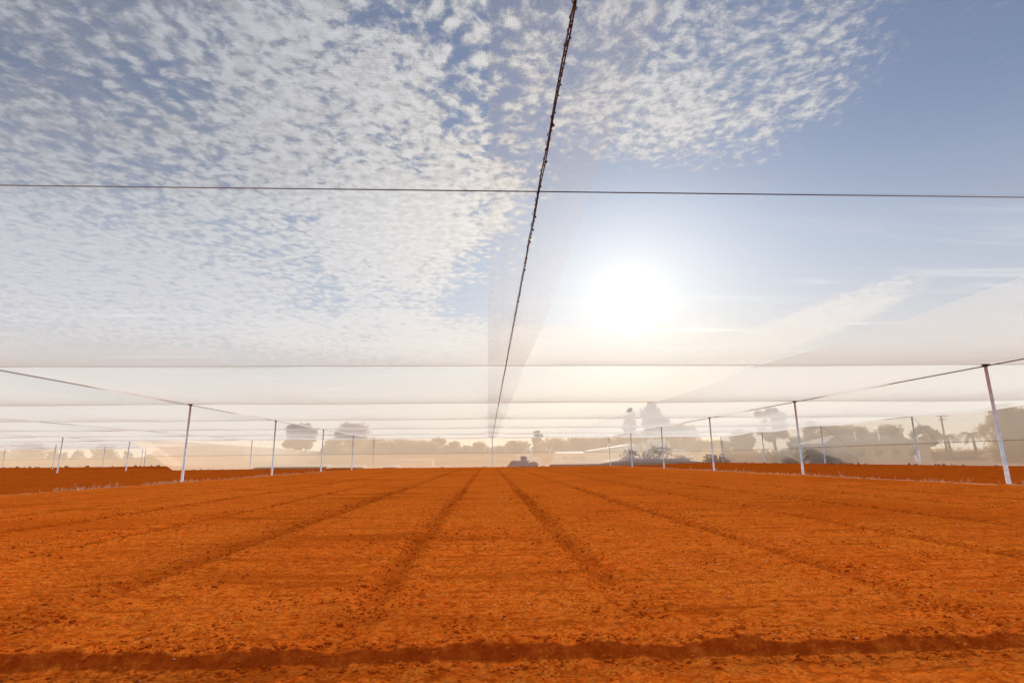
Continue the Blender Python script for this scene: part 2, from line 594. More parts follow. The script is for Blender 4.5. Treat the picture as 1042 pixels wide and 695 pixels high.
# ------------------------------------------------------------------ soil material
def soil_mat():
    m, nt, out = new_mat('red_soil')
    b = nt.n('ShaderNodeBsdfDiffuse')
    geo = nt.n('ShaderNodeNewGeometry')
    P = geo.outputs['Position']
    x, y, z = nt.xyz(P)
    n1 = nt.noise(P, 0.55, 5, 0.6)
    n2 = nt.noise(P, 9.0, 6, 0.7)
    mp = nt.n('ShaderNodeMapping'); nt.link(P, mp.inputs[0]); mp.inputs['Scale'].default_value = (0.25, 2.6, 1)
    n3 = nt.noise(mp.outputs[0], 1.0, 5, 0.6)
    c = nt.mix(nt.ss(n1, 0.3, 0.7), (0.95, 0.155, 0.010), (0.98, 0.205, 0.016))
    c = nt.mix(nt.ss(n2, 0.35, 0.75, 0.0, 0.75), c, (0.98, 0.31, 0.040))
    c = nt.mix(nt.ss(n2, 0.46, 0.30, 0.0, 0.4), c, (0.58, 0.080, 0.004))
    c = nt.mix(nt.ss(n3, 0.50, 0.30, 0.0, 0.4), c, (0.58, 0.092, 0.004))
    # shade in the gaps between crumbs, painted into the colour
    vo = nt.n('ShaderNodeTexVoronoi', feature='F1'); nt.link(P, vo.inputs['Vector']); vo.inputs['Scale'].default_value = 38.0
    vo2 = nt.n('ShaderNodeTexVoronoi', feature='F1'); nt.link(P, vo2.inputs['Vector']); vo2.inputs['Scale'].default_value = 13.0
    n7 = nt.noise(P, 3.0, 4, 0.6)
    gap_shade = nt.m('MULTIPLY', nt.ss(vo.outputs['Distance'], 0.35, 0.75), nt.ss(n7, 0.38, 0.62, 0.2, 0.75))
    c = nt.mix(gap_shade, c, (0.44, 0.054, 0.003))
    gap_shade2 = nt.m('MULTIPLY', nt.ss(vo2.outputs['Distance'], 0.5, 0.8), nt.ss(n7, 0.62, 0.40, 0.05, 0.6))
    c = nt.mix(gap_shade2, c, (0.40, 0.048, 0.003))
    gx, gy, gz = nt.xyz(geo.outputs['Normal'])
    steep_shade = nt.m('MULTIPLY', nt.ss(gz, 0.93, 0.72), nt.ss(gy, -0.1, -0.45))  # painted shade: steep faces turned away from the sun get darker soil
    # long faint streaks left by the harrow
    mp2 = nt.n('ShaderNodeMapping'); nt.link(P, mp2.inputs[0]); mp2.inputs['Scale'].default_value = (0.16, 0.9, 1)
    n8 = nt.noise(mp2.outputs[0], 1.0, 6, 0.65)
    c = nt.mix(nt.ss(n8, 0.47, 0.34, 0.0, 0.5), c, (0.42, 0.062, 0.003))
    mp4 = nt.n('ShaderNodeMapping'); nt.link(P, mp4.inputs[0]); mp4.inputs['Scale'].default_value = (0.9, 9.0, 1)
    n9 = nt.noise(mp4.outputs[0], 1.0, 5, 0.65)
    c = nt.mix(nt.ss(n9, 0.48, 0.36, 0.0, 0.55), c, (0.45, 0.058, 0.003))
    n10 = nt.noise(P, 0.12, 3, 0.5)
    c = nt.mix(nt.ss(n10, 0.48, 0.30, 0.0, 0.45), c, (0.55, 0.072, 0.004))
    # wheel tracks hold damper, darker soil
    tk = None
    for t in TRACKS:
        xx = nt.m('ABSOLUTE', nt.m('SUBTRACT', nt.m('ADD', x, nt.m('ADD', nt.m('MULTIPLY', nt.m('SUBTRACT', n1, 0.5), 0.25), nt.m('MULTIPLY', nt.m('SUBTRACT', n2, 0.5), 0.55))), t))
        g = nt.ss(xx, 0.06, 0.24, 1.0, 0.0)
        tk = g if tk is None else nt.m('MAXIMUM', tk, g)
    n4 = nt.noise(P, 1.4, 5, 0.65)
    tk = nt.m('MULTIPLY', tk, nt.m('MULTIPLY', nt.ss(n4, 0.33, 0.55, 0.25, 1.0), nt.ss(y, 4.6, 8.0, 0.12, 0.52)))
    c = nt.mix(tk, c, (0.42, 0.064, 0.004))
    # darker, ploughed soil outside the post rows
    sidem = nt.ss(nt.m('ABSOLUTE', nt.m('SUBTRACT', x, 0.8)), 19.9, 21.6)
    c = nt.mix(nt.m('MULTIPLY', sidem, 0.56), c, (0.36, 0.052, 0.003))
    # bleached straw along the post rows
    n5 = nt.noise(P, 2.2, 5, 0.7)
    for t, wd, am in ((21.4, 0.36, 1.0), (-19.8, 0.30, 0.45)):
        g = nt.ss(nt.m('ABSOLUTE', nt.m('SUBTRACT', x, t)), wd * 0.4, wd, 1.0, 0.0)
        c = nt.mix(nt.m('MULTIPLY', g, nt.ss(n5, 0.44, 0.55, 0.0, am)), c, (0.95, 0.58, 0.34))
    # field ends; dusty earth beyond the net house
    outm = nt.m('MAXIMUM', nt.ss(x, XE + 0.5, XE + 2), nt.ss(nt.m('ADD', y, nt.m('MULTIPLY', nt.m('LESS_THAN', x, XLL + 6), -46.0)), YEND + 1, YEND + 3))
    c = nt.mix(nt.m('MULTIPLY', outm, 0.9), c, (0.42, 0.27, 0.15))
    c = nt.mix(nt.m('MULTIPLY', steep_shade, nt.ss(n2, 0.35, 0.65, 0.95, 0.65)), c, (0.27, 0.040, 0.004))
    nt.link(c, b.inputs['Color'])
    b.inputs['Roughness'].default_value = 0.6
    bp = nt.n('ShaderNodeBump')
    bp.inputs['Strength'].default_value = 0.6
    bp.inputs['Distance'].default_value = 0.032
    h1 = nt.noise(P, 45, 6, 0.7)
    h2 = nt.noise(P, 14, 5, 0.7)
    mp3 = nt.n('ShaderNodeMapping'); nt.link(P, mp3.inputs[0]); mp3.inputs['Scale'].default_value = (1.6, 15, 4)
    h3 = nt.noise(mp3.outputs[0], 1.0, 4, 0.6)
    h2 = nt.m('MULTIPLY_ADD', h3, 1.3, h2)
    hh = nt.m('ADD', nt.m('ADD', nt.m('MULTIPLY', h1, 0.5), h2), nt.m('ADD', nt.m('MULTIPLY', vo.outputs['Distance'], -0.7), nt.m('MULTIPLY', vo2.outputs['Distance'], -1.4)))
    nt.link(hh, bp.inputs['Height'])
    nt.link(bp.outputs[0], b.inputs['Normal'])
    nt.link(b.outputs[0], out.inputs[0])
    return m


SOIL = soil_mat()


def make_ground():
    xs = graded(0, 6.5, 0.024, 1.0, 0.024)[:-1]
    xs += graded(xs[-1] + 0.024, 46, 0.026, 1.028, 0.35)
    xs += graded(xs[-1] + 0.5, 130, 0.6, 1.08, 6)
    xs += graded(xs[-1] + 10, 4200, 20, 1.5, 700)
    xs = np.array(sorted(set([-v for v in xs] + xs)))
    ys = list(np.arange(-12, 2.2, 0.4)) + graded(2.2, 6.2, 0.017, 1.0, 0.017)
    ys += graded(ys[-1] + 0.018, 32, 0.019, 1.009, 0.5)
    ys += graded(ys[-1] + 0.3, 160, 0.3, 1.02, 1.2)
    ys += graded(ys[-1] + 3, 4600, 6, 1.5, 700)
    ys = np.array([-4000, -1200, -300, -60] + ys)
    X, Y = np.meshgrid(xs, ys)
    Z = height(X, Y)
    far = sstep(np.maximum(np.abs(X) - 130, np.maximum(Y - 165, -Y - 14)), 0, 40)
    Z = Z * (1 - far)
    nx, ny = len(xs), len(ys)
    co = np.stack([X.ravel(), Y.ravel(), Z.ravel()], 1).astype(np.float32)
    me = bpy.data.meshes.new('ground')
    idx = np.arange(nx * ny).reshape(ny, nx)
    q = np.stack([idx[:-1, :-1].ravel(), idx[:-1, 1:].ravel(), idx[1:, 1:].ravel(), idx[1:, :-1].ravel()], 1)
    me.vertices.add(len(co)); me.vertices.foreach_set('co', co.ravel())
    me.loops.add(q.size); me.loops.foreach_set('vertex_index', q.ravel().astype(np.int32))
    me.polygons.add(len(q))
    me.polygons.foreach_set('loop_start', (np.arange(len(q)) * 4).astype(np.int32))
    me.polygons.foreach_set('use_smooth', np.ones(len(q), bool))
    me.update(calc_edges=True)
    me.validate()
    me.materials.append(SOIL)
    o = bpy.data.objects.new('ground', me)
    COL.objects.link(o)
    tag(o, 'red ploughed soil of the field with wheel tracks and a crumbly step', kind='structure')
    print('ground', nx, ny, nx * ny)


make_ground()

# loose clods on the soil
def scatter_clods():
    g = np.random.default_rng(3)
    n = 2200
    x = g.uniform(-6.5, 6.5, n); y = edge_y(x) + g.normal(0.03, 0.13, n); r = g.uniform(0.003, 0.010, n) * np.where(g.random(n) < 0.05, 2.0, 1)
    P = [np.stack([x, y, r], 1)]
    n = 520
    x = g.uniform(-6.5, 6.5, n); y = edge_y(x) + np.where(g.random(n) < 0.55, g.normal(0.07, 0.05, n), g.normal(-0.10, 0.05, n)); r = g.uniform(0.009, 0.022, n)
    P.append(np.stack([x, y, r], 1))
    n = 8000
    y = 2.4 + 14 * g.random(n) ** 1.7; x = g.uniform(-1, 1, n) * (y * 1.05 + 1)
    r = g.uniform(0.002, 0.006, n) * (1 + y * 0.05) * np.where(g.random(n) < 0.03, 2.2, 1)
    P.append(np.stack([x, y, r], 1))
    n = 7000
    t = g.choice(TRACKS[:8] + TRACKS[8:11], n); y = 4.6 + 20 * g.random(n) ** 1.5
    r = g.uniform(0.004, 0.013, n) * (1 + y * 0.03) * np.where(g.random(n) < 0.04, 1.9, 1)
    P.append(np.stack([t + g.normal(0, 0.2, n), y, r], 1))
    n = 9000
    y = 4.3 + 12 * g.random(n) ** 1.4; x = g.uniform(-1, 1, n) * (y * 1.0 + 1)
    keep = fbm(x * 1.1, y * 1.1, 61, 3) > 0.22
    r = g.uniform(0.004, 0.012, n) * (1 + y * 0.04) * np.where(g.random(n) < 0.05, 1.8, 1)
    P.append(np.stack([x, y, r], 1)[keep])
    A = np.concatenate(P)
    Z = height(A[:, 0], A[:, 1])
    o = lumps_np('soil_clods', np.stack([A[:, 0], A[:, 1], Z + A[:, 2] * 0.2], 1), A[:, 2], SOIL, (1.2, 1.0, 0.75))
    tag(o, 'loose crumbs and clods of red earth lying all over the field', 'clods', kind='stuff')
    n = 520
    y = 3.0 + 26 * g.random(n) ** 1.3; x = g.uniform(-1, 1, n) * (y * 0.95 + 1); r = g.uniform(0.0025, 0.006, n) * (1 + y * 0.07)
    Z = height(x, y)
    o = lumps_np('pale_debris', np.stack([x, y, Z + r * 0.5], 1), r, simple_mat('pale_chips', (0.66, 0.52, 0.40), 0.8), (1.7, 0.8, 0.45), 5)
    tag(o, 'tiny pale stones and straw chips speckling the red soil', 'debris', kind='stuff')


scatter_clods()

# dry weeds along the post rows
def dry_grass():
    straw = simple_mat('dry_straw', (0.62, 0.36, 0.19), 0.8, var=0.3, scale=3)
    for X0, nm, lab, n in ((XR + 0.15, 'dry_grass', 'dry straw coloured weeds along the foot of the right post row', 700),
                           (XL - 0.15, 'dry_grass', 'dry straw coloured weeds along the foot of the left post row', 900)):
        mb = MB(); rd = random.Random(int(X0))
        for i in range(n):
            y = 9 + 62 * rd.random() ** 1.4
            if fbm(np.array([y * 0.35]), np.array([X0]), 4, 2)[0] < -0.05 and rd.random() < 0.85: continue
            x = X0 + rd.gauss(0, 0.30)
            z = zt(x, y)
            h = rd.uniform(0.04, 0.20) * (2.2 if rd.random() < 0.06 else 1)
            for k in range(rd.randint(2, 5)):
                a = rd.uniform(0, 6.28); l = rd.uniform(0.2, 0.7) * h
                wv = Vector((math.cos(a + 1.57), math.sin(a + 1.57), 0)) * rd.uniform(0.006, 0.014)
                p0 = Vector((x + rd.gauss(0, .03), y + rd.gauss(0, .03), z - 0.01)); p1 = p0 + Vector((math.cos(a) * l * .4, math.sin(a) * l * .4, h * .6)); p2 = p0 + Vector((math.cos(a) * l, math.sin(a) * l, h))
                b0 = len(mb.v)
                mb.v += [tuple(p0 - wv), tuple(p0 + wv), tuple(p1 + wv), tuple(p1 - wv), tuple(p2)]
                mb.f += [(b0, b0 + 1, b0 + 2, b0 + 3), (b0 + 3, b0 + 2, b0 + 4)]
        o = mb.build(nm, straw)
        tag(o, lab, 'dry grass', kind='stuff')
    mb = MB(); rd = random.Random(99)
    for i in range(170):
        if rd.random() < 0.5:
            x, y = rd.uniform(-56, XE - 1), YEND - rd.uniform(0.3, 2.0)
        else:
            x, y = XE - rd.uniform(0.3, 1.2), rd.uniform(42, YEND)
        z = zt(x, y); mb.lump((x, y, z + 0.05), rd.uniform(0.03, 0.11), i, (1.5, 1, 1.2))
    for i in range(70):
        x, y = rd.uniform(-140, -58), 139.5 - rd.uniform(0.2, 2)
        mb.lump((x, y, zt(x, y) + 0.05), rd.uniform(0.08, 0.35), i, (1.2, 1, 1))
    o = mb.build('weeds', simple_mat('edge_weeds', (0.34, 0.15, 0.05), 0.9))
    tag(o, 'low brown weeds and clumps along the foot of the net walls', 'weeds', kind='stuff')


dry_grass()

# ------------------------------------------------------------------ posts
STEEL = simple_mat('galvanised_steel', (0.52, 0.60, 0.70), 0.6, 0.0, 0.25, 3.0)
STEEL_PALE = simple_mat('pale_steel', (0.74, 0.75, 0.76), 0.6, 0.0, 0.15, 5.0)  # paler tone for the foot of the posts
DARK = simple_mat('dark_clamp', (0.045, 0.04, 0.045), 0.6, 0.3)
ROPE = simple_mat('dark_rope', (0.065, 0.065, 0.075), 0.8)
WIRE = simple_mat('steel_wire', (0.09, 0.085, 0.09), 0.5, 0.6)
ROWCABLE = simple_mat('row_cable_steel', (0.22, 0.19, 0.175), 0.6, 0.3)
PALEWIRE = simple_mat('weathered_wire', (0.26, 0.20, 0.16), 0.6, 0.3)


def proto_post():
    root = empty('net_post')
    MB().tube([(0, 0, 0.75), (0, 0, HN - 0.10)], 0.062, 12).build('pole', STEEL, root, True)
    MB().tube([(0, 0, -0.25), (0, 0, 0.72), (0, 0, 0.75)], [0.082, 0.080, 0.066], 12).build('base_sleeve', STEEL_PALE, root, True)
    c = MB()
    c.tube([(0, 0, HN - 0.12), (0, 0, HN - 0.02)], [0.085, 0.10], 10)
    c.box((0, 0, HN + 0.004), (0.34, 0.10, 0.045))
    c.box((0, 0, HN - 0.05), (0.09, 0.28, 0.05))
    c.build('top_clamp', DARK, root)
    return root


def copy_tree(o):
    c = o.copy(); COL.objects.link(c)
    for ch in list(o.children):
        d = ch.copy(); COL.objects.link(d); d.parent = c
    return c


PROTO = proto_post()
_used = [False]


def post(x, y, label, group, hscale=1.0):
    if not _used[0]:
        o = PROTO; _used[0] = True
    else:
        o = copy_tree(PROTO)
    z = zt(x, y)
    o.location = (x, y, z)
    o.scale = (1, 1, (HN - z) / HN * hscale)
    o.rotation_euler = (random.uniform(-0.006, 0.006), random.uniform(-0.006, 0.006), random.uniform(-0.05, 0.05))
    tag(o, label, 'post', group)


ordr = ['nearest', 'second', 'third', 'fourth', 'fifth']
for i in range(5):
    post(XR, Y1 + i * SP, f'steel net post with whitish base, {ordr[i]} in the right-hand row over straw strip', 'posts of the right row')
for i in range(1, 6):
    post(XL, Y1 + i * SP, f'steel net post with whitish base, {ordr[i-1]} in the left-hand row by dry weeds', 'posts of the left row')
post(XC, YEND, 'slim post at the end of the thick laced ridge cable, by the far wall', 'posts of the far wall')
post(XR, YEND, 'slim far wall post where the right row cable ends', 'posts of the far wall')
post(-40.2, YEND, 'slim far wall post between the cream net wall and the round tree', 'posts of the far wall')
post(XLL, YEND, 'slim post at the top of the slanting edge of the far wall', 'posts of the far wall')
for i, nm in zip(range(2, 6), ('tallest looking of the side wall posts, in front of the house roof', 'side wall post before the rounded dark tree crowns', 'side wall post beside the bare trunked tree', 'corner post of the side wall, before the broad trees')):
    post(XE, Y1 + i * SP, nm, 'posts of the side wall')
post(XLL, Y1 + 4 * SP, 'post with pale base standing alone on the dark soil far left', 'posts of the outer left bay')
for px, k in ((56, 6), (106.5, 7), (145, 8), (5, 8)):
    yy = Y1 + k * SP
    xx = at(px, 460, yy).x
    post(xx, yy, {56: 'thin far post left of the lone pale based post', 106: 'thin far post standing before the tan hedge, right of the lone post',
                  145: 'thin far post seen just behind the slanting wall edge', 5: 'thin far post at the very edge of the picture, outer left bay'}[int(px)], 'posts of the outer left bay')

# ------------------------------------------------------------------ cables
def cable(name, p0, p1, r, mat, label, sag=0.0, n=24, group=None, cat='cable'):
    p0, p1 = Vector(p0), Vector(p1)
    pts = []
    for i in range(n + 1):
        t = i / n
        p = p0.lerp(p1, t); p.z -= sag * 4 * t * (1 - t)
        pts.append(p)
    o = MB().tube(pts, r, 6).build(name, mat, None, True)
    tag(o, label, cat, group)
    return o


# laced ridge cable over the camera
def ridge_cable():
    root = empty('ridge_cable', (XC, 30, HN))
    tag(root, 'thick dark laced cable running overhead down the middle of the net', 'cable')
    rd = random.Random(5)
    Y0, Y9 = -10.0, YEND
    def P(y, dx=0, dz=0): return (dx, y - 30, dz - 0.01)
    for s in (-1, 1):
        pts = []
        y = Y0 + 0.0
        while y < Y9:
            pts.append(P(y, s * (0.009 + 0.005 * math.sin(y * 3.1 + s)), 0.006 * math.sin(y * 5.3 + 2 * s)))
            y += 0.12 if y < 14 else 0.5
        pts.append(P(Y9, s * 0.019, 0))
        MB().tube(pts, 0.0085, 5).build('rope', ROPE, root, True)
    pts = []; rad = []; y = Y0; k = 0; nxt = Y0 + 0.3
    while y < Y9:
        a = k * 1.7 + rd.uniform(-1.2, 1.2)
        rr = rd.uniform(0.010, 0.032)
        pts.append(P(y, math.cos(a) * rr, math.sin(a) * rr * 0.9)); k += 1
        if y > nxt:      # a knot: the lacing bunches up
            c0 = pts[-1]
            for q in range(4):
                pts.append((c0[0] + rd.uniform(-.006, .006), c0[1] + 0.008 * (q + 1), c0[2] + rd.uniform(-.006, .006))); rad.append(rd.uniform(0.009, 0.021))
            nxt = y + rd.uniform(0.15, 0.5)
        rad.insert(len(rad), 0.0055) if len(rad) < len(pts) else None
        y += rd.uniform(0.032, 0.060) if y < 14 else rd.uniform(0.09, 0.16)
    while len(rad) < len(pts): rad.append(0.0055)
    MB().tube(pts, rad[:len(pts)], 4).build('lacing', ROPE, root)


ridge_cable()
for X, lab, y1 in ((XR, 'dark support cable carried by the right-hand post row', YEND),
                   (XL, 'dark support cable carried by the left-hand post row', YEND),
                   (-40.2, 'thin grey cable left of the left post row, holding the roof net', YEND),
                   (XLL, 'thin grey cable over the lone post, ending at the slanting wall edge', 141),
                   (XE, 'roof edge cable along the top of the side wall', YEND)):
    cable('support_cable', (X, -8, HN - 0.075), (X, y1, HN - 0.07), 0.027 if abs(X) < 30 else 0.024, ROWCABLE, lab, group='lengthwise cables')
names = ['nearest crosswise wire, passing over the laced cable high up', 'second crosswise wire, meeting the top of the tallest post', 'third crosswise wire, meeting the second post tops',
         'fourth crosswise wire, far down the net', 'fifth crosswise wire, far down the net', 'sixth crosswise wire, just before the far wall', 'seventh crosswise wire, along the top of the far wall']
for i, y in enumerate(YK[1:8]):
    cable('cross_wire', (-140, y, HN - 0.012), (XE, y, HN - 0.012), [0.0085, 0.010, 0.013, 0.014, 0.016, 0.018, 0.022][i], WIRE if i == 0 else PALEWIRE, names[i], group='crosswise wires', n=40)
for i, y in enumerate(YK[8:11]):
    cable('cross_wire', (-150, y, HN - 0.012), (XLL, y, HN - 0.012), 0.02, PALEWIRE, ['short crosswise wire just beyond the slanting wall edge, outer left bay', 'short crosswise wire before the last one, outer left bay', 'last crosswise wire, above the tan hedge at far left'][i], group='crosswise wires')

# guy wires of the side wall
for (y0, y1) in ((Y1 + 3 * SP, Y1 + 2.25 * SP), (Y1 + 2 * SP, Y1 + 1.6 * SP)):
    pass
cable('guy_wire', (XE, Y1 + 3 * SP, HN), (XE + 0.3, Y1 + 2.45 * SP, 0.3), 0.014, PALEWIRE, 'slanting guy wire from the side wall post before the rounded crowns', n=4, group='guy wires', cat='guy wire')
cable('guy_wire', (XE, Y1 + 2 * SP, HN), (XE + 0.3, Y1 + 1.7 * SP, 0.3), 0.012, PALEWIRE, 'slanting guy wire passing in front of the palms', n=4, group='guy wires', cat='guy wire')

# ------------------------------------------------------------------ roof nets
def roof_panel(name, x0, x1, y0, y1, mat, label, dz=0.0):
    piv = [-150, -125, -100, -80.2, XLL, -50.3, -40.2, -30, XL, -9.6, XC, 10.9, XR, 31.2, XE]
    low = {-125, -80.2, -50.3, -30, -9.6, 10.9, 31.2}
    xs = set(np.linspace(x0, x1, max(4, int((x1 - x0) / 0.8))).round(3))
    for p in piv:
        for d in (-0.5, 0, 0.5):
            if x0 <= p + d <= x1: xs.add(round(p + d, 3))
    xs = np.array(sorted(xs))
    ys = [y0] + [Y1 + (k + j / 22) * SP for k in range(-3, 9) for j in range(22) if y0 < Y1 + (k + j / 22) * SP < y1 - 1e-6] + [y1]
    ys = np.array(ys)
    X, Y = np.meshgrid(xs, ys)
    K = (Y - Y1) / SP; kb = np.floor(K + 1e-6); T = np.clip(K - kb, 0, 1)
    bow = 4 * T * (1 - T)
    amp = 0.38 + 0.10 * vnoise(X * 0.07 + kb * 3.1, kb * 1.7, 3)
    depth = np.array([0.10 if p in low else 0.0 for p in piv])
    sx = np.interp(X, piv, depth)
    pin = np.ones_like(X)
    for p in piv:
        pin *= (1 - 0.55 * np.exp(-((X - p) / 3.5) ** 2)) if p in low else (1 - 0.9 * np.exp(-((X - p) / 0.9) ** 2))
    wr = 0.022 * fbm(X * 0.25, Y * 0.6, 6, 3) * np.minimum(1, 6 * T * (1 - T))
    Z = HN + dz - amp * bow * pin - sx + wr
    nx, ny = len(xs), len(ys)
    idx = np.arange(nx * ny).reshape(ny, nx)
    q = np.stack([idx[:-1, :-1].ravel(), idx[:-1, 1:].ravel(), idx[1:, 1:].ravel(), idx[1:, :-1].ravel()], 1)
    o = mesh_np(name, np.stack([X.ravel(), Y.ravel(), Z.ravel()], 1), q, mat, None, True)
    tag(o, label, 'shade net', 'roof net panels')
    return o


DN = 0.07
N_MAIN = net_mat('roof_net', DN, col=(0.95, 0.86, 0.75), transl=0.85, mottle=0.03, hem=True, sag_shade=0.45)
N_DENSE = net_mat('roof_net_dense', DN * 1.3, col=(0.95, 0.86, 0.75), transl=0.85, mottle=0.04, sag_shade=0.45)
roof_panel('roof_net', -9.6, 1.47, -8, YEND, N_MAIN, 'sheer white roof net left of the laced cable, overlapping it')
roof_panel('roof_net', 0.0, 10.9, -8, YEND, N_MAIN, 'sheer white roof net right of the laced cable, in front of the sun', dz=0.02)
N_MILK = net_mat('roof_net_milky', DN * 2.2, col=(0.96, 0.88, 0.77), transl=0.88, mottle=0.05, sag_shade=0.45)
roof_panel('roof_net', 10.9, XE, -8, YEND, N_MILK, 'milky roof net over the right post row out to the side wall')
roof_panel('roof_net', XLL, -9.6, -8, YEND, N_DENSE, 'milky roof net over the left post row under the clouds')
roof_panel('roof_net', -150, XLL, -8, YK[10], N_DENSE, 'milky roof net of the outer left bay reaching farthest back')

# ------------------------------------------------------------------ wall nets
N_UP = net_mat('wall_net_upper', 0.51, col=(0.86, 0.74, 0.58), transl=0.55, weave=False, mottle=0.08)
N_SUP = net_mat('side_net_upper', 0.40, rnd=2.6, col=(1.0, 0.88, 0.71), transl=0.85, weave=False, mottle=0.08)
N_SLOW = net_mat('side_net_lower', 0.36, rnd=2.6, col=(1.0, 0.83, 0.62), transl=0.8, weave=False, mottle=0.06)
N_LOW = net_mat('wall_net_lower', 0.68, col=(0.76, 0.61, 0.44), transl=0.58, weave=False, mottle=0.06)
SEAM = 2.35


def strip(path_top, path_bot, nz, mat, name, parent, bulge, ax):
    V, Fc = [], []
    n = len(path_top)
    for j in range(nz + 1):
        t = j / nz
        for i in range(n):
            a, b = path_bot[i], path_top[i]
            p = a.lerp(b, t)
            k = bulge * math.sin(math.pi * t) * (0.6 + fbm(np.array([i * 0.35]), np.array([t * 2.0]), 9, 2)[0])
            p = p + ax * k
            V.append(tuple(p))
    for j in range(nz):
        for i in range(n - 1):
            a = j * n + i
            Fc.append((a, a + 1, a + n + 1, a + n))
    return mesh_obj(name, V, Fc, mat, parent, True)


def wall(A, B, label, ax, left_slant=None, mats=None):
    root = empty('net_wall', (0, 0, 0))
    tag(root, label, 'net wall')
    A, B = Vector(A), Vector(B)
    L = (B - A).length
    n = int(L / 1.0)
    tops, seams, bots = [], [], []
    for i in range(n + 1):
        p = A.lerp(B, i / n)
        g = zt(p.x, p.y)
        off = 0
        tops.append(Vector((p.x, p.y, HN)))
        seams.append(Vector((p.x, p.y, SEAM)))
        bots.append(Vector((p.x, p.y, g - 0.03)))
    if left_slant:
        for i, t in enumerate(tops):
            pass
        s = left_slant
        def warp(pts, z):
            for q in pts:
                zz = q.z
                xl = A.x + s * (1 - (zz / HN))
                q.x = xl + (q.x - A.x) * (B.x - xl) / (B.x - A.x)
        warp(tops, 0); warp(seams, 0); warp(bots, 0)
    strip(tops, seams, 4, (mats or (N_UP, N_LOW))[0], 'upper_net', root, 0.10, ax)
    strip(seams, bots, 4, (mats or (N_UP, N_LOW))[1], 'lower_net', root, 0.08, ax)
    MB().tube([s_ + Vector((0, 0, 0.01)) for s_ in seams], 0.022, 5).build('seam_cord', PALEWIRE, root)


wall((XLL + 0.1, YEND + 0.12, 0), (XE + 0.12, YEND + 0.12, 0), 'far net wall closing the field, with a slanting end by the left post', Vector((0, 1, 0)), 7.5)
wall((XE + 0.12, YEND + 0.0, 0), (XE + 0.12, -8, 0), 'net wall along the right side of the field', Vector((1, 0, 0)), None, (N_SUP, N_SLOW))
wall((-150, YK[10] + 0.2, 0), (XLL, YK[10] + 0.2, 0), 'distant net wall behind the outer left bay', Vector((0, 1, 0)))

# ------------------------------------------------------------------ trees
def leaf_mat(name, col, var=0.35):
    m, nt, out = new_mat(name)
    b = nt.n('ShaderNodeBsdfPrincipled')
    geo = nt.n('ShaderNodeNewGeometry')
    v = nt.noise(geo.outputs['Position'], 0.9, 3, 0.6)
    k = nt.ss(v, 0.3, 0.7, 1 - var, 1 + var)
    c = nt.vm('SCALE', col); nt.link(k, c.node.inputs['Scale'])
    nt.link(c, b.inputs['Base Color'])
    b.inputs['Roughness'].default_value = 0.65
    tl = nt.n('ShaderNodeBsdfTranslucent'); nt.link(c, tl.inputs[0])
    mx = nt.n('ShaderNodeMixShader'); mx.inputs[0].default_value = 0.5
    nt.link(b.outputs[0], mx.inputs[1]); nt.link(tl.outputs[0], mx.inputs[2])
    nt.link(mx.outputs[0], out.inputs[0])
    return m


LEAF = leaf_mat('dusty_leaves', (0.52, 0.35, 0.19))
LEAF_D = leaf_mat('dark_leaves', (0.45, 0.30, 0.155))
LEAF_F = leaf_mat('blue_grey_fronds', (0.09, 0.115, 0.17))
LEAF_B = leaf_mat('grey_leaves', (0.50, 0.54, 0.60))
BARK = simple_mat('bark', (0.14, 0.10, 0.07), 0.9)
GREY_ROOF = simple_mat('grey_sheet_roof', (0.40, 0.46, 0.58), 0.7)
PALE_WALL = simple_mat('pale_wall', (0.62, 0.56, 0.48), 0.8, var=0.08)
TAN_WALL = simple_mat('tan_wall', (0.36, 0.27, 0.18), 0.8, var=0.08)
BROWN_ROOF = simple_mat('brown_roof', (0.26, 0.18, 0.12), 0.8)
WHITE = simple_mat('white_paint', (0.80, 0.77, 0.72), 0.6, var=0.06)
GLASS_D = simple_mat('dark_window', (0.05, 0.05, 0.06), 0.3)


def leaves(blobs, n, size, seed):
    """many small leaf faces spread through a set of ellipsoid clumps"""
    g = np.random.default_rng(seed)
    B = np.array(blobs, float)
    w = B[:, 3] * B[:, 4]; w /= w.sum()
    ch = g.choice(len(B), n, p=w)
    b = B[ch]
    d = g.normal(size=(n, 3)); d /= np.linalg.norm(d, axis=1, keepdims=True)
    r = g.random(n) ** 0.42 * (0.78 + 0.46 * g.random(n) ** 1.6)
    c = b[:, :3] + d * np.stack([b[:, 3], b[:, 3], b[:, 4]], 1) * r[:, None]
    c[:, 2] = np.where(c[:, 2] < 0.05, 0.05 + g.random(n) * 0.3, c[:, 2])
    u = g.normal(size=(n, 3)); u /= np.linalg.norm(u, axis=1, keepdims=True)
    v = np.cross(u, g.normal(size=(n, 3))); v /= np.linalg.norm(v, axis=1, keepdims=True)
    s = (size * (0.6 + 0.8 * g.random(n)))[:, None]
    V = np.stack([c - u * s - v * s * .25, c + v * s * .55, c + u * s, c - v * s * .55], 1).reshape(-1, 3)
    return V, np.arange(4 * n).reshape(n, 4)


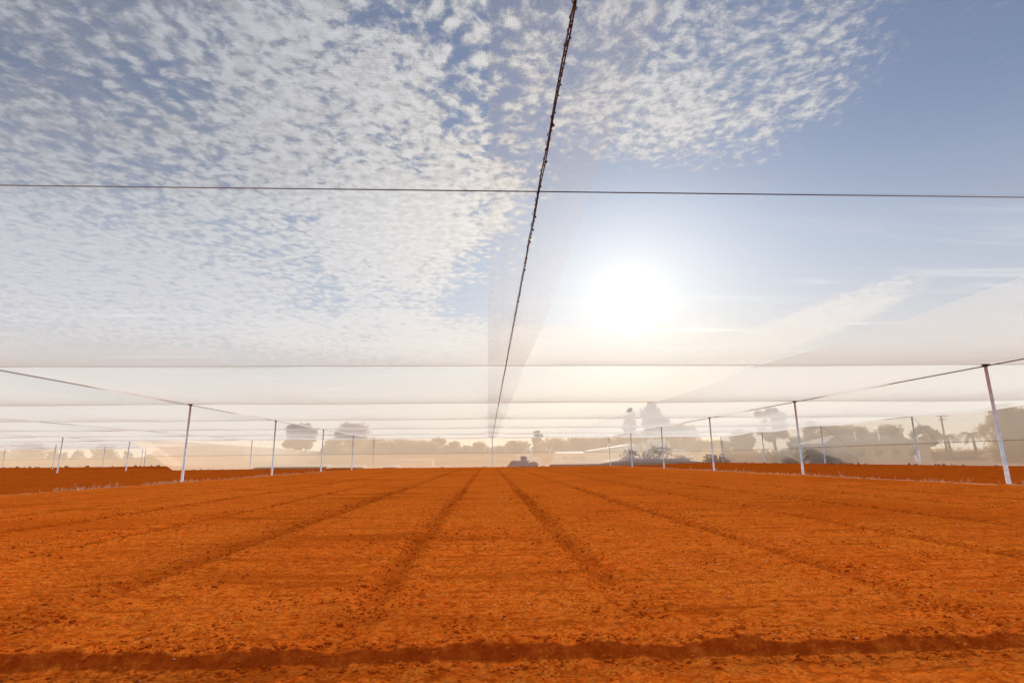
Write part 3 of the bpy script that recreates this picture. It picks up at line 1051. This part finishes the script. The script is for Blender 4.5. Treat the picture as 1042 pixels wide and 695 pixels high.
def tree(px, hw, top, Y, label, crown_from=0.15, mat=LEAF, n=1500, size=0.34, seed=0, name='tree', open_=False, group='trees beyond the far wall', cat='tree'):
    c = at(px, 468, Y)
    H = at(px, top, Y).z
    W = hw * Y / FPX
    rd = random.Random(seed * 31 + 7)
    root = empty(name, (c.x, Y, 0))
    tag(root, label, cat, group)
    zb = H * crown_from
    free = crown_from > 0.2
    hh = (H - zb)
    blobs = []
    rb = W * (0.25 if open_ else 0.30)
    rbz = min(rb, hh * 0.20)

    def prof(t):
        if free: return max(0.15, 1 - abs(2 * t - 0.95) ** 2.4) ** 0.5
        return 1.0 if t < 0.42 else max(0.1, 1 - ((t - 0.42) / 0.60) ** 2) ** 0.5
    nb = 34 if not open_ else 24
    for i in range(nb):
        t = (i + 0.5) / nb
        a = rd.uniform(0, 6.28) if i % 3 else (0.0 if (i // 3) % 2 else math.pi) + rd.uniform(-.5, .5)
        k = rd.uniform(0.55, 1.12)
        off = max(0, prof(t) * W * k - rb * 0.75)
        q = rd.uniform(0.7, 1.15)
        z = zb + hh * t
        z = min(max(z, zb + rbz * 0.6), H - rbz * q)
        blobs.append((off * math.cos(a), off * math.sin(a) * 0.8, z, rb * q, rbz * q))
    if not open_:
        blobs.append((0, 0, zb + hh * 0.42, W * 0.55, hh * 0.36))
        if not free: blobs.append((0, 0, hh * 0.2, W * 0.95, hh * 0.22))
    tr = MB()
    tw = max(0.12, H * 0.028)
    tr.tube([(0, 0, -0.2), (0.01 * H, 0, H * 0.22), (0, 0.0, H * 0.42), (0, 0, H * 0.72)], [tw * 1.25, tw, tw * 0.75, tw * 0.3], 8)
    for b in blobs[::4]:
        s0 = H * rd.uniform(0.2, 0.42)
        q = Vector((0, 0, s0)); e = Vector((b[0] * 0.8, b[1] * 0.8, max(b[2], s0 + .3)))
        m_ = q.lerp(e, 0.5) + Vector((0, 0, 0.05 * H))
        tr.tube([q, m_, e], [tw * 0.5, tw * 0.33, tw * 0.12], 6)
    tr.build('trunk', BARK, root, True)
    V, Fc = leaves(blobs, int(n * 1.5), size, seed)
    mesh_np('crown', V, Fc, mat, root)
    return root


def palm(px, hw, top, Y, label, seed=0, mat=LEAF_D, group='palms beyond the side wall', trunk=True, name='palm_tree', nf=13, width=0.28, upright=0.5):
    c = at(px, 468, Y); H = at(px, top, Y).z; W = hw * Y / FPX
    rd = random.Random(seed)
    root = empty(name, (c.x, Y, 0)); tag(root, label, 'palm' if trunk else 'shrub', group)
    hc = H - W * 0.40 if trunk else 0.25
    if trunk:
        MB().tube([(0, 0, -0.2), (0.12, 0, hc * 0.5), (0, 0, hc)], [0.26, 0.19, 0.15], 9).build('trunk', BARK, root, True)
    V, Fc = [], []
    for f in range(nf):
        a = 2 * math.pi * f / nf + rd.uniform(-.2, .2)
        L = W * rd.uniform(0.95, 1.2); up = rd.uniform(0.25, 1.0) * upright
        if not trunk: L = math.hypot(W, 0) * rd.uniform(.8, 1.15)
        pts = []
        for s in range(15):
            t = s / 14
            r = L * (t - 0.12 * t * t)
            zz = hc + L * (up * 1.6 * t - (0.55 + up) * 1.15 * t * t)
            pts.append(Vector((r * math.cos(a), r * math.sin(a), max(zz, 0.03))))
        side = Vector((-math.sin(a), math.cos(a), 0))
        for s in range(14):
            p, q = pts[s], pts[s + 1]
            t = (s + .5) / 14
            k = len(V)
            V += [p - side * .035, p + side * .035, q + side * .03, q - side * .03]
            Fc.append((k, k + 1, k + 2, k + 3))
            for sg in (-1, 1):
                for h in (0, .5):
                    b0 = p.lerp(q, h)
                    ll = W * width * (0.35 + math.sin(math.pi * min(1, t + .08))) * rd.uniform(.8, 1.1)
                    tip = b0 + side * sg * ll * 0.75 + (q - p).normalized() * ll * 0.55 + Vector((0, 0, -ll * 0.45))
                    k = len(V)
                    V += [b0, b0 + (q - p) * .42, tip]
                    Fc.append((k, k + 1, k + 2))
    mesh_obj('fronds', V, Fc, mat, root)
    return root


_t = 0
TREES = [
    # px, hw, top, Y, label, crown_from, n
    (305, 18, 431, 150, 'round crowned tree on a forked trunk standing alone in a gap', 0.42, 2200),
    (357, 25, 430, 175, 'tallest broad tree rising behind the left row post tops', 0.08, 3000),
    (341, 10, 449, 150, 'low bushy tree at the left end of the tree belt', 0.05, 1200),
    (384, 20, 448, 160, 'dense tree behind the last left row post', 0.05, 1800),
    (411, 20, 449, 165, 'flat topped tree right of the last left row post', 0.05, 1800),
    (431, 14, 450.5, 160, 'low dense tree in the belt, before a small peaked one', 0.05, 1400),
    (446, 10, 447, 170, 'small peaked tree rising above the middle of the belt', 0.05, 1200),
    (463, 9, 452, 165, 'feathery low tree right of the small peaked one', 0.05, 1000),
    (476, 7, 456, 165, 'lowest tree of the belt, left of a round bushy one', 0.05, 900),
    (487, 8, 452, 160, 'round bushy tree just left of the ridge cable post', 0.05, 1100),
    (508, 10, 456, 160, 'low tree just right of the ridge cable post', 0.05, 1000),
    (524, 12, 451, 165, 'rounded tree behind the small tank house', 0.05, 1300),
    (547, 7, 438, 175, 'narrow tall tree right of the tank house', 0.08, 1000),
    (566, 16, 448, 165, 'wide tree behind the left end of the long pale shed', 0.05, 1700),
    (592, 16, 446, 170, 'wide tree behind the right half of the long pale shed', 0.05, 1700),
    (617, 15, 446, 165, 'tree behind the pale sloping roof', 0.05, 1600),
    (644, 8, 415, 180, 'thin airy tall tree left of the tallest crown', 0.30, 700),
    (667, 17, 409, 180, 'tallest dense crown, rising high behind the grey mound', 0.06, 3600),
    (640, 14, 443, 165, 'broad low tree under the airy tall one', 0.05, 1500),
    (690, 26, 433, 165, 'big dark tree sloping down on the right of the grey mound', 0.04, 2600),
    (713, 13, 450, 150, 'low end of the dark trees right of the grey mound', 0.04, 1200),
    (733, 9, 450, 150, 'small tree in front of a white gap, right of centre', 0.05, 1000),
    (757, 14, 437, 140, 'dense tree filling the corner where side wall begins', 0.06, 2000),
]
for r_ in TREES:
    _t += 1
    tree(r_[0], r_[1] * (1.45 if r_[5] < 0.055 and r_[1] < 20 else 1), r_[2] - (2.6 if r_[5] < 0.055 else 0), r_[3], r_[4], crown_from=r_[5], n=int(r_[6] * 1.5), seed=_t, size=0.46, mat=LEAF if _t % 3 else LEAF_D, open_=(r_[5] > 0.3))
# beyond the side wall
for r_ in [
    (790, 15, 415, 120, 'tall tree with several bare trunks and light showing between', 0.42, 2600),
    (812, 9, 444, 115, 'small bush behind the second right row post', 0.04, 900),
    (832, 11, 428, 120, 'high shouldered tree at the left of the rounded crowns', 0.04, 1600),
    (853, 18, 430, 115, 'broadest rounded crown behind the side wall post', 0.04, 2400),
    (877, 17, 433, 112, 'rounded crown sloping down to the house roof', 0.04, 2200),
    (908, 13, 432, 105, 'rounded tree rising behind the house roof', 0.10, 1800),
    (946, 11, 433, 90, 'small ragged tree left of the power pole', 0.45, 1300),
    (1034, 29, 411, 62, 'large dark tree cut by the picture edge behind the nearest post', 0.05, 7000),
]:
    _t += 1
    tree(r_[0], r_[1] * (1.3 if r_[1] < 20 else 1), r_[2], r_[3], r_[4], crown_from=r_[5], n=int(r_[6] * 1.5), seed=_t, size=0.28 if r_[3] > 70 else 0.15, mat=LEAF_D, open_=(r_[5] > 0.4), group='trees beyond the side wall')
# behind the outer left bay
for r_ in [
    (2, 6, 458, 215, 'treetop at the very edge behind the outer left bay', 0.05, 700),
    (27, 17, 450, 215, 'wide block of trees behind the outer left bay', 0.05, 2000),
    (54, 6, 457.5, 215, 'small round treetop floating above the far left hedge', 0.30, 700),
    (65, 3, 460, 215, 'tiny round treetop right of the small floating one', 0.30, 400),
    (79, 7, 458, 215, 'low treetop right of the lone pale based post', 0.05, 800),
    (105, 13, 452, 215, 'square block of trees behind the thin far post', 0.05, 1600),
    (129, 5, 459, 215, 'little treetop left of the slanting wall edge', 0.05, 600),
    (160, 9, 458, 215, 'treetop seen through the slanting wall edge', 0.05, 900),
]:
    _t += 1
    tree(r_[0], r_[1], r_[2], r_[3], r_[4], crown_from=r_[5], n=r_[6], seed=_t, size=0.45, mat=LEAF, group='trees behind the outer left bay')
palm(968, 13, 438, 85, 'palm with drooping fronds beside the power pole', 3)
palm(994, 16, 435, 80, 'larger palm standing in the clear between the pole and the large tree', 4)

# blue grey bushes close behind the far wall
GB = 'grey bushes close behind the nets'
tree(641, 12, 450, 101, 'grey feathery bush on the left of the grey mound', crown_from=0.1, n=420, size=0.2, seed=71, mat=LEAF_B, name='bush', group=GB, cat='bush')
tree(667, 15, 445, 102, 'tallest grey bush rising from the grey mound', crown_from=0.1, n=560, size=0.2, seed=72, mat=LEAF_B, name='bush', group=GB, cat='bush')
tree(690, 18, 457, 101, 'low wide grey bush on the right slope of the mound', crown_from=0.02, n=420, size=0.2, seed=73, mat=LEAF_B, name='bush', group=GB, cat='bush')
tree(545, 8, 464.5, 99.5, 'low grey bush wrapped round the small tank house', crown_from=0.02, n=260, size=0.17, seed=74, mat=LEAF_B, name='bush', group=GB, cat='bush')
tree(538, 4.2, 456.5, 101, 'small dark treetop just above the tank house', crown_from=0.45, n=500, size=0.17, seed=75, mat=LEAF_B, name='bush', group=GB, cat='bush')
palm(803, 14, 460.5, 79, 'grey frondy shrub lying low left of the second right row post', 8, LEAF_F, 'frondy shrubs behind the side wall', False, 'frond_shrub', 44, 0.5, 2.2)
palm(834, 18, 455.5, 71.5, 'grey frondy shrub right of the second right row post', 9, LEAF_F, 'frondy shrubs behind the side wall', False, 'frond_shrub', 50, 0.5, 2.6)
palm(864, 14, 460.5, 65.5, 'grey frondy shrub tapering off to the right', 10, LEAF_F, 'frondy shrubs behind the side wall', False, 'frond_shrub', 44, 0.5, 2.0)

# ------------------------------------------------------------------ buildings beyond the net
def hip_shed(px0, px1, ridge_py, eave_py, Y, depth, label, name='shed', wall_m=TAN_WALL, roof_m=GREY_ROOF, inset=0.25, windows=0, door=False, cat='building', group=None):
    a, b = at(px0, 468, Y), at(px1, 468, Y)
    zr, ze = at((px0 + px1) / 2, ridge_py, Y).z, at((px0 + px1) / 2, eave_py, Y).z
    w = b.x - a.x
    root = empty(name, ((a.x + b.x) / 2, Y + depth / 2, 0)); tag(root, label, cat, group)
    MB().box((0, 0, (ze - 0.2) / 2), (w * 0.97, depth * 0.94, ze + 0.2)).build('wall', wall_m, root)
    hw, hd = w / 2, depth / 2
    i = w * inset
    V = [(-hw, -hd, ze), (hw, -hd, ze), (hw, hd, ze), (-hw, hd, ze), (-hw + i, 0, zr), (hw - i, 0, zr),
         (-hw, -hd, ze - .12), (hw, -hd, ze - .12), (hw, hd, ze - .12), (-hw, hd, ze - .12)]
    Fc = [(0, 1, 5, 4), (2, 3, 4, 5), (1, 2, 5), (3, 0, 4), (6, 9, 8, 7), (0, 6, 7, 1), (1, 7, 8, 2), (2, 8, 9, 3), (3, 9, 6, 0)]
    mesh_obj('roof', V, Fc, roof_m, root)
    for k in range(windows):
        x = -hw * 0.8 + (k + 0.5) * (w * 0.8) / windows
        MB().box((x, -depth * 0.47 - 0.01, ze * 0.55), (min(1.1, w * .1), 0.06, ze * 0.3)).build('window', GLASS_D, root)
    if door:
        MB().box((hw * 0.7, -depth * 0.47 - 0.01, 1.0), (1.0, 0.06, 2.0)).build('door', WHITE, root)
    return root


hip_shed(262, 335, 472.4, 474.2, 97.0, 2, 'long low grey sheet roof behind the second left row post', inset=0.03, group='low sheds behind the far wall')
hip_shed(337, 371, 473.0, 474.6, 97.0, 2, 'shorter low grey roof behind the fourth left row post', inset=0.06, group='low sheds behind the far wall')
hip_shed(391, 404, 473.0, 474.4, 97.0, 2, 'smallest grey roof, right of the last left row post', inset=0.1, group='low sheds behind the far wall')
hip_shed(560, 622, 469.4, 471.6, 97.0, 2, 'grey sheet roof left of the grey mound', inset=0.05, group='low sheds behind the far wall')
hip_shed(612, 718, 463.0, 469.8, 97.1, 3, 'wide grey hipped roof forming a mound under the bushes', 'shed', inset=0.33, windows=3, group='low sheds behind the far wall')
hip_shed(566, 618, 459.2, 460.8, 135, 9, 'long pale shed with a bright flat roof edge', 'long_shed', PALE_WALL, WHITE, 0.02, windows=5)
hip_shed(400, 440, 467, 468.2, 130, 8, 'low house in front of the tree belt, left of the ridge cable post', 'house', TAN_WALL, BROWN_ROOF, 0.1, windows=3)
# lean-to with a sloping bright roof
def lean_to():
    Y = 128
    a, b = at(600, 468, Y), at(640, 468, Y)
    za, zb = at(600, 458.5, Y).z, at(640, 452, Y).z
    root = empty('greenhouse', (a.x, Y, 0)); tag(root, 'greenhouse with a pale roof slanting up to the right', 'greenhouse')
    w = b.x - a.x
    V = [(0, 0, -0.1), (w, 0, -0.1), (w, 0, zb - .3), (0, 0, za - .3), (0, 7, -0.1), (w, 7, -0.1), (w, 7, zb - .3), (0, 7, za - .3)]
    mesh_obj('wall', V, [(0, 1, 2, 3), (1, 5, 6, 2), (5, 4, 7, 6), (4, 0, 3, 7)], PALE_WALL, root)
    V = [(-.4, -.4, za - .3), (w + .4, -.4, zb - .3), (w + .4, 7.4, zb - .3), (-.4, 7.4, za - .3), (-.4, -.4, za), (w + .4, -.4, zb), (w + .4, 7.4, zb), (-.4, 7.4, za)]
    mesh_obj('roof', V, [(3, 2, 1, 0), (4, 5, 6, 7), (0, 1, 5, 4), (1, 2, 6, 5), (2, 3, 7, 6), (3, 0, 4, 7)], WHITE, root)


lean_to()
# tank house
def tank_house():
    Y = 99.6
    a, b = at(526, 468, Y), at(542, 468, Y)
    z = at(534, 462.6, Y).z
    root = empty('tank_house', ((a.x + b.x) / 2, Y + 2.2, 0)); tag(root, 'small pale block shaped tank house half hidden by a bush', 'tank house')
    w = b.x - a.x
    MB().box((0, 0, z / 2 - 0.1), (w, 3.4, z)).build('wall', GREY_ROOF, root)
    MB().box((0, 0, z - 0.06), (w + 0.16, 3.6, 0.12)).build('roof', WHITE, root)
    MB().box((w * 0.2, -1.72, 1.0), (0.9, 0.05, 1.9)).build('door', GREY_ROOF, root)


tank_house()
# house with gabled roof beyond the side wall
hip_shed(842, 952, 440.5, 450.5, 84, 10, 'broad brown roofed house behind the side wall', 'house', TAN_WALL, BROWN_ROOF, 0.28, windows=5, door=True)
for px, pt, pb, lab in ((882, 439.5, 449, 'white vent pipe on the left part of the house roof'), (907, 437.5, 447, 'white vent pipe right of the other on the house roof')):
    p = at(px, 450, 83); t = at(px, pt, 83).z; b_ = at(px, pb, 83).z
    o = MB().tube([(p.x, 85.5, b_ - 1.4), (p.x, 85.5, t)], 0.11, 8).tube([(p.x, 85.5, t - 0.02), (p.x, 85.5, t + 0.12)], [0.18, 0.12], 8).build('vent_pipe', WHITE)
    tag(o, lab, 'vent pipe', 'vent pipes on the house')
# second net house, its white wall showing behind the left part of the far wall
def neighbour_net():
    Y = 124
    m = net_mat('neighbour_net', 0.80, col=(0.90, 0.80, 0.66), transl=0.6, weave=False, mottle=0.05)
    root = empty('net_house', (0, 0, 0)); tag(root, 'cream net house standing behind the left part of the far wall', 'net house')
    top = [(150, 448), (200, 450.5), (228, 452.5), (262, 455), (287, 456.5)]
    n = len(top)
    P = [at(px, py, Y) for px, py in top]
    V = [tuple(p) for p in P] + [(p.x + (9.5 if i_ == 0 else 0), Y, -0.1) for i_, p in enumerate(P)] + [(p.x, Y + 30, p.z - .2) for p in P]
    Fc = [(i, i + 1, n + i + 1, n + i) for i in range(n - 1)]
    mesh_obj('wall_net', V[:2 * n], Fc, m, root)
    Fr = [(i, i + 1, n + i + 1, n + i) for i in range(n - 1)]
    mesh_obj('roof_cloth', V[:n] + V[2 * n:], Fr, N_UP, root)
    e = P[-1]
    mesh_obj('side_net', [tuple(e), (e.x, Y, -.1), (e.x, Y + 30, -.1), (e.x, Y + 30, e.z - .2)], [(0, 1, 2, 3)], m, root)
    for p in P:
        MB().tube([(p.x, Y - .1, -0.2), (p.x, Y - .1, p.z)], 0.06, 6).build('post', STEEL, root)


neighbour_net()
# clipped hedges filling the foot of the view
def hedge(px0, px1, top, Y, label, mat=LEAF, size=0.3, n=2600, seed=0):
    a, b = at(px0, 468, Y), at(px1, 468, Y); z = at((px0 + px1) / 2, top, Y).z
    root = empty('hedge', ((a.x + b.x) / 2, Y, 0)); tag(root, label, 'hedge', 'hedges')
    w = (b.x - a.x) / 2
    blobs = []
    k = max(3, int(w * 2 / (z * 0.8)))
    for i in range(k):
        blobs.append((-w + 2 * w * (i + .5) / k, 0, z * 0.5, z * 0.62, z * 0.5))
    V, Fc = leaves(blobs, n, size, seed)
    mesh_np('foliage', V, Fc, mat, root)
    MB().box((0, 0, z * 0.35), (w * 1.96, z * 0.35, z * 0.7)).build('stem_core', BARK, root)


hedge(-20, 175, 464.8, 200, 'tan hedge closing the view behind the outer left bay', n=5200, seed=1, size=0.42)
hedge(288, 520, 466, 145, 'low hedge at the foot of the tree belt', n=5200, seed=2)
hedge(715, 1042, 456, 100, 'tall hedge running behind the right side wall', n=7000, seed=3, size=0.28)

# power pole
def power_pole():
    Y = 78
    p = at(962, 450, Y); t = at(956.5, 419.5, Y)
    root = empty('power_pole', (p.x, Y, 0)); tag(root, 'wooden power pole with two short cross arms left of the palms', 'power pole')
    H = t.z; dx = 0.0
    MB().tube([(0, 0, -0.3), (dx, 0, H)], [0.17, 0.12], 10).build('pole', BARK, root, True)
    for zz, w in ((H - 0.55, 1.9), (H - 1.05, 1.1)):
        MB().box((dx, -0.14, zz), (w, 0.11, 0.13)).build('cross_arm', BARK, root)
    for sx in (-.85, -.4, .4, .85):
        MB().tube([(dx + sx, -0.14, H - 0.49), (dx + sx, -0.14, H - 0.36), (dx + sx, -0.14, H - 0.30)], [0.035, 0.06, 0.03], 6).build('insulator', WHITE, root)


power_pole()
pA = at(956.5, 421, 78); pB = at(760, 431, 150)

# ------------------------------------------------------------------ render settings
scene.view_settings.view_transform = 'Standard'
scene.view_settings.look = 'None'
scene.view_settings.exposure = 0
scene.render.engine = 'CYCLES'
scene.cycles.transparent_max_bounces = 24
scene.cycles.max_bounces = 6
scene.cycles.diffuse_bounces = 3
scene.cycles.glossy_bounces = 2
scene.cycles.transmission_bounces = 4
scene.cycles.use_denoising = True
scene.cycles.sample_clamp_indirect = 6
